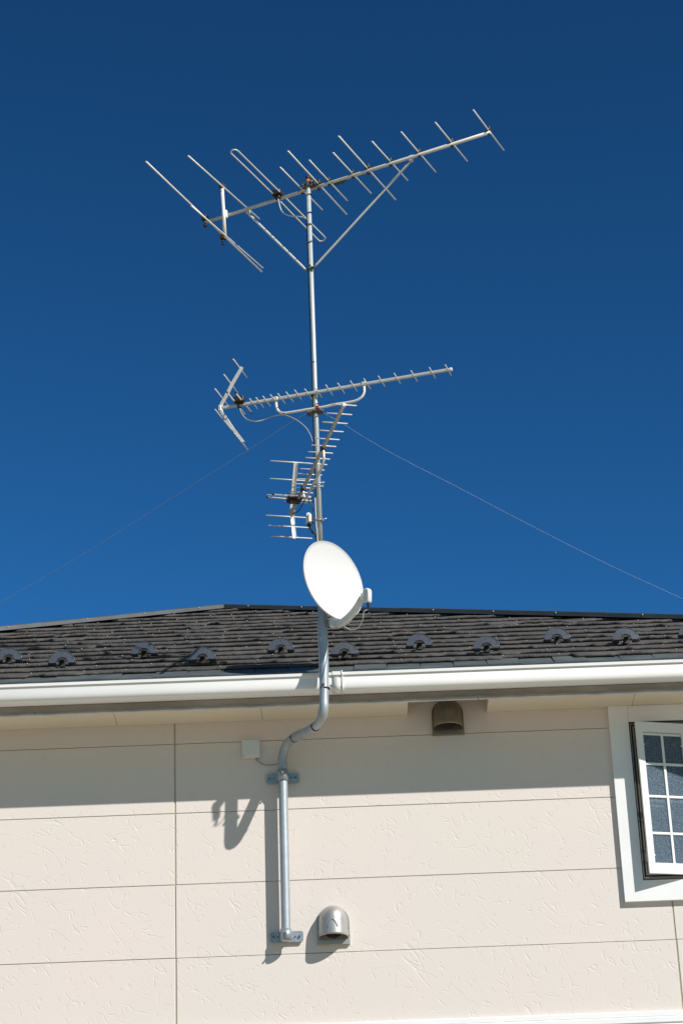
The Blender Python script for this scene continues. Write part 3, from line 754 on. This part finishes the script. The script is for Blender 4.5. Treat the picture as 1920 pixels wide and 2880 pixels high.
# folded dipole
zd = zb+.022
loop = [R1(1110, 762), R1(900, 556), R1(785, 446), R1(768, 425), R1(775, 408), R1(797, 402), R1(822, 410), R1(860, 446), R1(1000, 584), R1(1160, 742), R1(1290, 873), R1(1430, 1013), R1(1515, 1098), R1(1522, 1115), R1(1510, 1130), R1(1490, 1135), R1(1470, 1128), R1(1400, 1057), R1(1260, 917), R1(1165, 818)]
lp = [atz(*q, zd) for q in loop]
m_ = MB(); m_.tube(spline(lp, 4), .0047, 8); m_.build('folded_dipole', 'alub', vhf)
jb_ = atz(*R1(1145, 768), zb+.02)
m_ = MB(); m_.box(jb_+V((0, 0, .012)), (.034, .036, .020), (bd, bn, V((0, 0, 1))), 0, .006); m_.box(jb_+V((0, 0, -.018)), (.020, .020, .012), (bd, bn, V((0, 0, 1))), 0, .004)
m_.box(jb_+V((0, 0, .036)), (.018, .020, .006), (bd, bn, V((0, 0, 1))), 0, .003)
m_.build('terminal_box', 'black', vhf)
# splice
sa, sb = atz(*R2(160, 668), zb), atz(*R2(270, 633), zb)
m_ = MB(); m_.tube([sa, sb], .0145, 10); m_.box((sa+sb)/2+V((0, 0, -.018)), (.03, .007, .008), (bd, bn, V((0, 0, 1))), 0, .002)
for q in (.15, .8): m_.tube([sa.lerp(sb, q)+V((0, 0, -.03)), sa.lerp(sb, q)], .004, 6)
m_.build('boom_joint', 'green', vhf)
# braces in the vertical plane of the boom
cl = at(*R1(1400, 1358), MY)
for (a, b, dx) in ((R1(905, 912), R1(1375, 1362), -1), (R2(785, 492), R2(22, 1372), 1)):
    p = atz(*a, zb-.022); q = V((cl.x, MY, cl.z))+bd*dx*.028
    d = (q-p).normalized()
    m_ = MB(); m_.tube([p, p+d*.03, p+d*.06, q-d*.06, q-d*.03, q], [.004, .0075, .0082, .0082, .0075, .004], 10); br = m_.build('brace', 'alu' if dx > 0 else 'alub', vhf)
    m_ = MB(); m_.box(p+V((0, 0, .018)), (.013, .014, .020), (bd, bn, V((0, 0, 1))), 0, .003); m_.tube([p+bn*.018, p-bn*.018], .005, 6); m_.build('brace_clip', 'alu', br)
m_ = MB(); m_.tube([V((cl.x, MY, cl.z-.013)), V((cl.x, MY, cl.z+.013))], .0195, 16); m_.build('brace_band', 'green', vhf)
m_ = MB(); m_.tube([V((cl.x, MY, cl.z))+bd*.014+V((0, -.012, 0)), V((cl.x, MY, cl.z))+bd*.036+V((0, -.012, -.008))], .008, 8); m_.build('wing_nut', 'rust', vhf)
# clamp to the pole
cc = V((tx, MY, zb))
m_ = MB(); m_.box(cc+V((0, .004, .012)), (.040, .020, .008), (bd, bn, V((0, 0, 1))), 0, .002); m_.box(cc+V((0, .004, -.012)), (.036, .019, .005), (bd, bn, V((0, 0, 1))), 0, .002)
m_.tube([cc+V((0, 0, -.02)), cc+V((0, 0, .02))], .0185, 14)
for s_ in (-1, 1): m_.tube([cc+bd*.03*s_+bn*.03, cc+bd*.03*s_-bn*.05], .005, 6)
m_.build('mast_clamp', 'steeld', vhf)
m_ = MB(); m_.box(cc+bd*.045+V((0, 0, -.004)), (.012, .012, .014), (bd, bn, V((0, 0, 1))), 0, .004); m_.tube([cc+bd*.045+V((0, 0, -.03)), cc+bd*.045], .005, 6); m_.build('clamp_nut', 'rust', vhf)
m_ = MB(); m_.tube(spline([jb_+V((0, -.01, -.028)), at(*R1(1158, 850), jb_.y), at(*R1(1175, 893), jb_.y), at(*R1(1210, 922), jb_.y-.0), at(*R1(1260, 935), jb_.y-.02), at(*R1(1330, 941), MY), at(*R1(1385, 960), MY+.02)]), .0042, 8)
m_.build('coaxial_cable', 'cablew', vhf)

# ------------------------------------------------------------------ UHF antenna 1 (middle)
zu = 8.198
uA = atz(*R3(112, 645), zu); uB = atz(*R4(1478, 226), zu)
uhf = thing('television_antenna', 'slim short-rod antenna with V-shaped reflector pointing right, halfway up the pole', 'antenna', (MX, MY, zu))
bd = (uB-uA).normalized(); bn = V((-bd.y, bd.x, 0)); bn = bn if bn.y < 0 else -bn
UP = V((0, 0, 1))
def square_boom(parent, a, b, w_, mat_, endcap):
    m_ = MB(); m_.bar(a, b, w_, w_, mi=0, bev=.002)
    d = (V(b)-V(a)).normalized(); sd = d.cross(UP)
    for s_ in (-1, 1): m_.bar(V(a)+sd*s_*w_*.5+UP*.001, V(b)+sd*s_*w_*.5+UP*.001, .0016, .004, mi=0)
    o = m_.build('boom', mat_, parent)
    m_ = MB(); m_.box(V(b)+d*.002, (.009, w_*.58, w_*.58), (d, sd, UP), 0, .003); m_.build('end_cap', endcap, parent); return o
square_boom(uhf, uA, uB, .018, 'alu', 'plastw')
dirs = [(R3(425, 540), R3(515, 650)), (R3(492, 525), R3(582, 640)), (R3(565, 512), R3(657, 625)), (R3(645, 495), R3(738, 610)), (R3(730, 485), R3(812, 595)), (R3(815, 468), R3(903, 578)),
        (R3(912, 455), R3(990, 550)), (R3(1018, 437), R3(1100, 545)), (R3(1122, 418), R3(1207, 523)), (R4(133, 393), R4(215, 503)), (R4(262, 373), R4(343, 485)), (R4(396, 350), R4(478, 460)),
        (R4(543, 325), R4(620, 437)), (R4(697, 297), R4(775, 408)), (R4(868, 267), R4(942, 380)), (R4(1047, 240), R4(1123, 350)), (R4(1243, 205), R4(1318, 318)), (R4(1413, 177), R4(1490, 290))]
for a, b in dirs:
    p, q = atz(*a, zu+.002), atz(*b, zu+.002); c_ = (p+q)/2; rod(uhf, c_-bn*.077, c_+bn*.077, .0036, 'alub', 'director_rod')
BNP = bn
def inplane(px, P): return hit(px[0], px[1], P, BNP)
# reflector arms
arms = [R3(118, 640), R3(128, 595), R3(160, 540), R3(245, 375), R3(345, 205)]
ap = [inplane(q, uA) for q in arms]
m_ = MB()
for a, b in zip(ap[:-1], ap[1:]): m_.bar(a, b+(b-a).normalized()*.002, .018, .020, up=(0, 0, 1), bev=.002)
m_.build('reflector_arm', 'alu', uhf)
# lower arm mirrors the upper one about the boom
lowp = [V((q.x, q.y, 2*zu-q.z)) for q in ap]
m_ = MB()
for a, b in zip(lowp[:-1], lowp[1:]): m_.bar(a, b+(b-a).normalized()*.002, .018, .020, up=(0, 0, 1), bev=.002)
m_.box(uA, (.010, .013, .022), (bd, bn, UP), 0, .003)
m_.build('reflector_arm', 'alu', uhf)
dback = -bd
for px in (R3(150, 528), R3(245, 375), R3(345, 212)):
    c_ = inplane(px, uA)+dback*.012
    for k in (0, 1):
        cz = c_ if k == 0 else V((c_.x, c_.y, 2*zu-c_.z)); rod(uhf, cz-bn*.137, cz+bn*.137, .0040, 'alub', 'reflector_rod')
for a, b in ((R3(185, 470), R3(385, 720)), (R3(275, 475), R3(450, 690))):
    rod(uhf, atz(*a, zu+.012), atz(*b, zu+.012), .0048, 'alub', 'dipole_rod', .010)
jb2 = atz(*R3(318, 570), zu+.015)
m_ = MB(); m_.box(jb2+UP*.010, (.036, .028, .020), (bd, bn, UP), 0, .006); m_.box(jb2+UP*.034, (.02, .018, .006), (bd, bn, UP), 0, .003); m_.box(jb2-UP*.028, (.012, .012, .020), (bd, bn, UP), 0, .003); m_.build('terminal_box', 'black', uhf)
# support arm, in the vertical plane of the boom
sp = [inplane(q, uA+bn*0) for q in (R3(712, 560), R3(716, 625), R3(735, 668), R3(785, 695), R3(900, 682), R3(1060, 655), R4(100, 632), R4(250, 600), R4(380, 580), R4(470, 558), R4(525, 520), R4(550, 465), R4(546, 395))]
m_ = MB(); m_.tube(spline(sp, 5), .0085, 12); m_.build('support_arm', 'alub', uhf)
for q in (sp[0], sp[-1]): m_ = MB(); m_.box(V((q.x, q.y, zu)), (.014, .014, .014), (bd, bn, UP), 0, .003); m_.tube([V((q.x, q.y, zu-.032)), V((q.x, q.y, zu-.01))], .007, 8); m_.build('boom_clip', 'alu', uhf)
ac = at(*R3(1130, 660), MY-.02)
m_ = MB(); m_.box(ac+V((0, .02, -.012)), (.055, .007, .016), (bd, bn, UP), 0, .002); m_.tube([V((MX, MY, ac.z-.022)), V((MX, MY, ac.z-.006))], .019, 14)
for s_ in (-1, 1): m_.tube([V((MX, MY, ac.z-.016))+bd*.042*s_-bn*.03, V((MX, MY, ac.z-.016))+bd*.042*s_+bn*.05], .0055, 6); m_.sphere(V((MX, MY, ac.z-.018))+bd*.042*s_+bn*.045, .009, 8, 4)
m_.build('mast_clamp', 'steeld', uhf)
q_ = inplane(R3(1158, 636), uA); m_ = MB(); m_.box(q_, (.013, .012, .012), (bd, bn, UP), 0, .003); m_.build('clamp_insert', 'red', uhf)
m_ = MB(); m_.tube(spline([jb2-UP*.045, at(*R3(335, 685), jb2.y), at(*R3(365, 730), jb2.y), at(*R3(405, 765), jb2.y), at(*R3(490, 786), jb2.y-.03), at(*R3(590, 765), -.50), at(*R3(690, 730), -.54), at(*R3(792, 716), -.57), at(*R3(870, 740), -.59), at(*R3(950, 782), -.59), at(*R3(1030, 850), -.59), at(*R3(1078, 925), -.585), at(*R3(1105, 1005), MY)]), .0036, 8); m_.build('coaxial_cable', 'cableg', uhf)
q_ = inplane(R3(795, 705), uA); m_ = MB(); m_.tube([q_-bd*.003, q_+bd*.003], .0125, 12); m_.build('cable_tie', 'black', uhf)

# ------------------------------------------------------------------ UHF antenna 2 (lower, pointing at the viewer)
z3 = 7.665
nA = atz(*R5(500, 1075), z3); nB = atz(*R3(1440, 610), z3)
uh2 = thing('television_antenna', 'short-rod antenna pointing towards the viewer, just above the satellite dish', 'antenna', (MX, MY, z3))
bd = (nB-nA).normalized(); bn = V((-bd.y, bd.x, 0)); bn = bn if bn.x > 0 else -bn
BNP = bn
square_boom(uh2, nA, nB, .019, 'boomd', 'plastw')
cs = [R3(1440, 621), R3(1392, 705), R3(1345, 797), R3(1302, 883), R3(1260, 961), R3(1224, 1033), R3(1189, 1099), R3(1158, 1161), R3(1129, 1217), R3(1100, 1271), R3(1074, 1318)]
cs += [R5(*q) for q in ((750, 481), (712, 546), (685, 600), (650, 655), (622, 708), (600, 758), (575, 800))]
for q in cs:
    c_ = inplane(q, nA); c_ = V((c_.x, c_.y, z3+.003)); rod(uh2, c_-bn*.079, c_+bn*.079, .0038, 'alub', 'director_rod')
for a, b in ((R5(200, 787), R5(838, 838)), (R5(112, 828), R5(842, 893))):
    rod(uh2, atz(*a, z3+.012), atz(*b, z3+.012), .0050, 'alub', 'dipole_rod', .012)
jb3 = atz(*R5(548, 852), z3+.008)
m_ = MB(); m_.box(jb3, (.045, .048, .017), (bd, bn, UP), 0, .005); m_.box(jb3-UP*.018, (.030, .036, .012), (bd, bn, UP), 0, .005); m_.build('terminal_box', 'black', uh2)
up_e = inplane(R5(568, 288), nA); lo_e = inplane(R5(548, 1480), nA)
s0 = nA+bd*.01
for e_, lab in ((up_e, None), (lo_e, None)):
    m_ = MB(); d = (e_-s0).normalized(); n2 = bn.cross(d)
    m_.box((s0+e_)/2, ((e_-s0).length/2, .012, .0012), (d, bn, n2), 0)
    for s_ in (-1, 1): m_.box((s0+e_)/2+bn*.0128*s_, ((e_-s0).length/2, .0008, .007), (d, bn, n2), 0)
    m_.build('reflector_arm', 'alub', uh2)
m_ = MB(); m_.box(nA+bd*.02, (.035, .013, .016), (bd, bn, UP), 0, .003); m_.build('reflector_hinge', 'boomd', uh2)
for a, b in ((R5(165, 245), R5(812, 312)), (R5(135, 522), R5(820, 592)), (R5(108, 785), R5(760, 842)), (R5(95, 1108), R5(742, 1162)), (R5(118, 1262), R5(802, 1325)), (R5(140, 1430), R5(870, 1495))):
    mid_ = ((a[0]+b[0])/2, (a[1]+b[1])/2); zz = inplane(mid_, nA).z
    p, q = atz(*a, zz), atz(*b, zz); c_ = inplane(mid_, nA); rod(uh2, c_-bn*.139, c_+bn*.139, .0042, 'alub', 'reflector_rod')
sp = [inplane(q, nA) for q in (R5(1000, 60), R5(1008, 150), R5(1008, 230), R5(992, 310), R5(955, 410), R5(880, 560), R5(815, 690), R5(760, 790), R5(735, 838), R5(712, 845), R5(695, 815), R5(690, 760), R5(687, 650))]
m_ = MB(); m_.tube(spline(sp, 5), .0085, 12); m_.build('support_arm', 'alub', uh2)
for q in (R5(1000, 30), R5(685, 632)):
    q_ = inplane(q, nA); m_ = MB(); m_.box(V((q_.x, q_.y, z3-.004)), (.016, .016, .018), (bd, bn, UP), 0, .004); m_.build('boom_clip', 'black', uh2)
c_ = V((MX, MY, at(*R5(900, 650), MY).z))
m_ = MB(); m_.tube([c_-UP*.004, c_+UP*.004], .0185, 16); m_.tube([c_+UP*.018, c_+UP*.012], .018, 16)
for zz in (-.012, .012):
    m_.tube([c_+V((-.03, -.012, zz)), c_+V((.03, -.012, zz))], .0055, 6)
    m_.box(c_+V((-.026, -.012, zz)), (.008, .009, .008), bev=.002); m_.box(c_+V((.026, -.012, zz)), (.006, .009, .008), bev=.002)
m_.sphere(c_+V((.033, -.014, .014)), .008, 8, 5); m_.build('mast_clamp', 'galv2', uh2)
m_ = MB(); m_.tube(spline([nA+bd*.02-UP*.012, at(*R5(545, 1085), nA.y-.02), at(*R5(585, 1072), -.3), at(*R5(640, 1010), -.4), at(*R5(685, 930), -.5), at(*R5(712, 865), -.56)]), .0035, 8)
m_.tube(spline([at(*R5(765, 870), -.60), at(*R5(805, 925), -.60), at(*R5(830, 990), -.60), at(*R5(850, 1060), -.585)]), .0035, 8); m_.build('coaxial_cable', 'cable', uh2)

# ------------------------------------------------------------------ signal mixer on the pole
c_ = at(*R5(772, 1150), MY-.01)
mxr = thing('signal_mixer', 'small pale weatherproof signal box strapped beside the pole above the dish', 'signal mixer', c_)
m_ = MB(); ax3 = (V((.8, .6, 0)), V((-.6, .8, 0)), V((.03, 0, 1)))
m_.box(c_-UP*.01, (.012, .022, .030), ax3, 0, .006); m_.tube([c_+UP*.018-V((0, .01, 0)), c_+UP*.018+V((0, .01, 0))], .0135, 16); m_.build('housing', 'plastw', mxr)
m_ = MB(); m_.box(c_+V((.018, .006, -.012)), (.010, .02, .030), ax3, 0, .004); m_.box(c_-UP*.048+V((.006, 0, 0)), (.014, .016, .010), ax3, 0, .004)
for k, (dx, dy) in enumerate(((-.004, 0), (.004, .006), (.012, -.004))):
    a = c_+V((dx, dy, -.055)); m_.tube(spline([a, a+V((.006, 0, -.03)), V((MX-.030+.004*k, MY, c_.z-.13)), V((MX-.024+.003*k, MY-.004, c_.z-.20)), V((MX-.020+.003*k, MY-.002, c_.z-.30))]), .0036, 8)
m_.build('cable_bundle', 'black', mxr)
c2 = V((MX, MY, at(*R5(950, 1205), MY).z))
m_ = MB(); m_.tube([c2-UP*.010, c2+UP*.010], .0180, 16); m_.tube([c2+V((.0, -.018, -.004)), c2+V((.045, -.03, -.004+.006))], .0042, 6); m_.box(c2+V((.022, -.02, -.002)), (.007, .007, .009), bev=.002)
m_.bar(c2+V((-.012, -.01, 0)), c_+V((.026, .004, 0)), .012, .003); m_.build('pole_clip', 'galv2', mxr)

# ------------------------------------------------------------------ satellite dish
dn = V((.698, -.712, .078)).normalized()
dx_ = V((-dn.y, dn.x, 0)).normalized(); dz_ = dn.cross(dx_)*1.0
if dz_.z < 0: dz_ = -dz_
DC = at(938.6, 1631, -.655)
dish = thing('satellite_dish', 'white round satellite dish with feed arm, mounted on the pole above the gutter', 'satellite dish', DC)
RAx, RAz, SAG = .252, .262, .044
m_ = MB(); nr, na = 14, 72
def dp(r_, a, h=0): return DC+dx_*(r_*math.cos(a)*RAx)+dz_*(r_*math.sin(a)*RAz)+dn*(SAG*(r_*r_-1)+h)
rings = []
for i in range(nr+1):
    b = len(m_.v); rings.append(b)
    for k in range(na): m_.v.append(dp(i/nr, 2*math.pi*k/na))
for i in range(nr):
    for k in range(na): m_.quad([rings[i]+k, rings[i+1]+k, rings[i+1]+(k+1) % na, rings[i]+(k+1) % na], 0, True)
rr = []   # rolled rim and back
for (rf, h) in ((1.002, .001), (1.006, .001), (1.010, -.003), (1.009, -.009), (1.004, -.009), (.998, -.0045)):
    b = len(m_.v); rr.append(b)
    for k in range(na):
        a = 2*math.pi*k/na; m_.v.append(DC+dx_*(rf*math.cos(a)*RAx)+dz_*(rf*math.sin(a)*RAz)+dn*h)
prev = rings[-1]
for b in rr:
    for k in range(na): m_.quad([prev+k, b+k, b+(k+1) % na, prev+(k+1) % na], 0, True)
    prev = b
bk = []
for i in range(nr, -1, -1):
    b = len(m_.v)
    for k in range(na): m_.v.append(dp(i/nr*.998, 2*math.pi*k/na, -.004))
    for k in range(na): m_.quad([prev+k, b+k, b+(k+1) % na, prev+(k+1) % na], 0, True)
    prev = b
m_.build('reflector', 'dish', dish)
# faint printed mark, low on the face
m_ = MB()
q0 = hit(*R6(815, 992), DC-dn*.030, dn)
m_.box(q0-dx_*.008+dn*.003, (.0035, .002, .0006), (dx_, dz_, dn)); m_.box(q0+dx_*.006+dn*.003, (.0035, .002, .0006), (dx_, dz_, dn)); m_.build('printed_mark', 'ink', dish)
# back mount
pc = V((MX, MY, DC.z))
m_ = MB(); m_.box(DC-dn*.062, (.050, .060, .012), (dx_, dz_, dn), 0, .004); m_.bar(DC-dn*.06, pc, .045, .09)
m_.tube([pc-UP*.06, pc+UP*.06], .034, 16); m_.build('mount', 'galv2', dish)
# feed arm
bot = DC-dz_*RAz*.97
lx = hit(*R6(1262, 1000), DC+dn*.215-dz_*.1, (dn+V((0, 0, 0))))
a0_ = bot-dz_*.030-dn*.035+dx_*.0
ctrl = [a0_]+[hit(*R6(*q), a0_+dn*s_, dn) for q, s_ in (((860, 1428), .05), ((950, 1378), .115), ((1040, 1295), .175), ((1120, 1195), .235), ((1180, 1095), .285), ((1228, 1010), .315))]
cp = spline(ctrl, 4)
m_ = MB(); rings = []
for i, p in enumerate(cp):
    t_ = (cp[min(i+1, len(cp)-1)]-cp[max(i-1, 0)]).normalized(); s_ = dx_; u_ = s_.cross(t_); f = i/(len(cp)-1)
    wd = .019-.004*f; ht = .025-.007*f; b = len(m_.v); rings.append(b)
    for (a, h) in ((-1, -1), (-1, .85), (-.75, 1), (.75, 1), (1, .85), (1, -1)): m_.v.append(p+s_*a*wd+u_*h*ht*.8)
for i in range(len(rings)-1):
    for k in range(6): m_.quad([rings[i]+k, rings[i]+(k+1) % 6, rings[i+1]+(k+1) % 6, rings[i+1]+k], 0, False)
m_.quad([rings[0]+k for k in range(6)]); m_.quad([rings[-1]+k for k in range(6)])
# lattice ribs on the underside
for i in range(1, len(cp)-2, 1):
    t_ = (cp[i+1]-cp[i-1]).normalized(); u_ = dx_.cross(t_); f = i/(len(cp)-1); wd = .018-.004*f; ht = (.024-.008*f)*.8
    sgn = 1 if u_.z < 0 else -1
    p, q = cp[i]+u_*ht*sgn*1.02, cp[i+1]+u_*ht*sgn*1.02
    m_.bar(p-dx_*wd, q+dx_*wd, .003, .004, up=u_, mi=1); m_.bar(p+dx_*wd, q-dx_*wd, .003, .004, up=u_, mi=1)
m_.build('feed_arm', ['plastw', 'lat'], dish)
m_ = MB(); m_.box(a0_-dn*.004+dz_*.01, (.021, .032, .022), (dx_, dz_, dn), 0, .006); m_.build('arm_socket', 'plastw', dish)
m_ = MB(); m_.bar(a0_-dn*.02+dz_*.01, V((MX+.03, MY-.01, a0_.z+.02)), .03, .03); m_.build('arm_bracket', 'galv2', dish)
# LNB: rounded housing, feed horn facing the dish
lc = hit(*R6(1300, 985), a0_+dn*.348, dn)
m_ = MB()
ol = []
ld = dn
hw, hh, tk = .019, .052, .017
# outline in the (ld, dz_) plane: rounded at the outer top
for (a, h) in ((-.022, -.046), (.020, -.056), (.027, -.050), (.038, .012), (.039, .026), (.036, .038), (.028, .047), (.014, .051), (-.020, .051), (-.024, .047)): ol.append((a, h))
b = len(m_.v); kk = len(ol)
for s_, sc_ in ((-1, .86), (-.8, 1), (.8, 1), (1, .86)):
    for (a, h) in ol: m_.v.append(lc+dx_*tk*s_+ld*(a*sc_*.72)+dz_*(h*sc_*.88))
for j in range(3):
    for i in range(kk): m_.quad([b+j*kk+i, b+j*kk+(i+1) % kk, b+(j+1)*kk+(i+1) % kk, b+(j+1)*kk+i], 0, True)
m_.quad([b+i for i in range(kk)][::-1]); m_.quad([b+3*kk+i for i in range(kk)])
m_.tube([lc-ld*.014+dz_*.012, lc-ld*.034+dz_*.010], [.018, .021], 18, 0)
lnb = m_.build('receiver_head', 'plastw', dish)
m_ = MB(); k_ = lc-dz_*.046+ld*.0; m_.tube([k_+dz_*.004, k_-dz_*.014, k_-dz_*.016, k_-UP*.042], [.009, .009, .0065, .0060], 10); m_.build('cable_boot', 'black', lnb)
e0_ = k_-UP*.04
m_ = MB(); yy0, yy1 = e0_.y, a0_.y
m_.tube(spline([e0_]+[at(*R6(x_, y_), yy0+(yy1-yy0)*t__) for x_, y_, t__ in ((1245, 1240, .03), (1235, 1330, .10), (1205, 1420, .22), (1150, 1495, .38), (1050, 1522, .58), (985, 1495, .74), (930, 1462, .88))]+[a0_+dn*.02]), .0026, 8); m_.build('coaxial_cable', 'cablew', dish)

# ------------------------------------------------------------------ guy wires
ga = V((MX, MY, at(880, 1150, MY).z))
def wire(pxs, deps, label, r_=.00065):
    pts = [ga+V((-.012 if pxs[0][0] < 890 else .012, .012, 0))]
    for (x, y), d in zip(pxs, deps): pts.append(at(x, y, d))
    m_ = MB(); m_.tube(spline(pts, 6), r_, 5)
    return tag(m_.build('guy_wire', 'wire'), label, 'wire', 'thin guy wires staying the antenna pole')
wl = [(842, 1173.5), (700, 1264), (480, 1403), (250, 1549), (0, 1695), (-260, 1841)]
wire(wl, [MY+.05+.6*k for k in range(6)], 'thin guy wire sloping down to the left from the pole', .00105)
wr = [(965, 1193), (1100, 1274), (1290, 1372), (1500, 1482), (1700, 1583), (1920, 1684), (2180, 1795)]
wire(wr, [MY+.05+.4*k for k in range(7)], 'thin guy wire sloping down to the right from the pole')
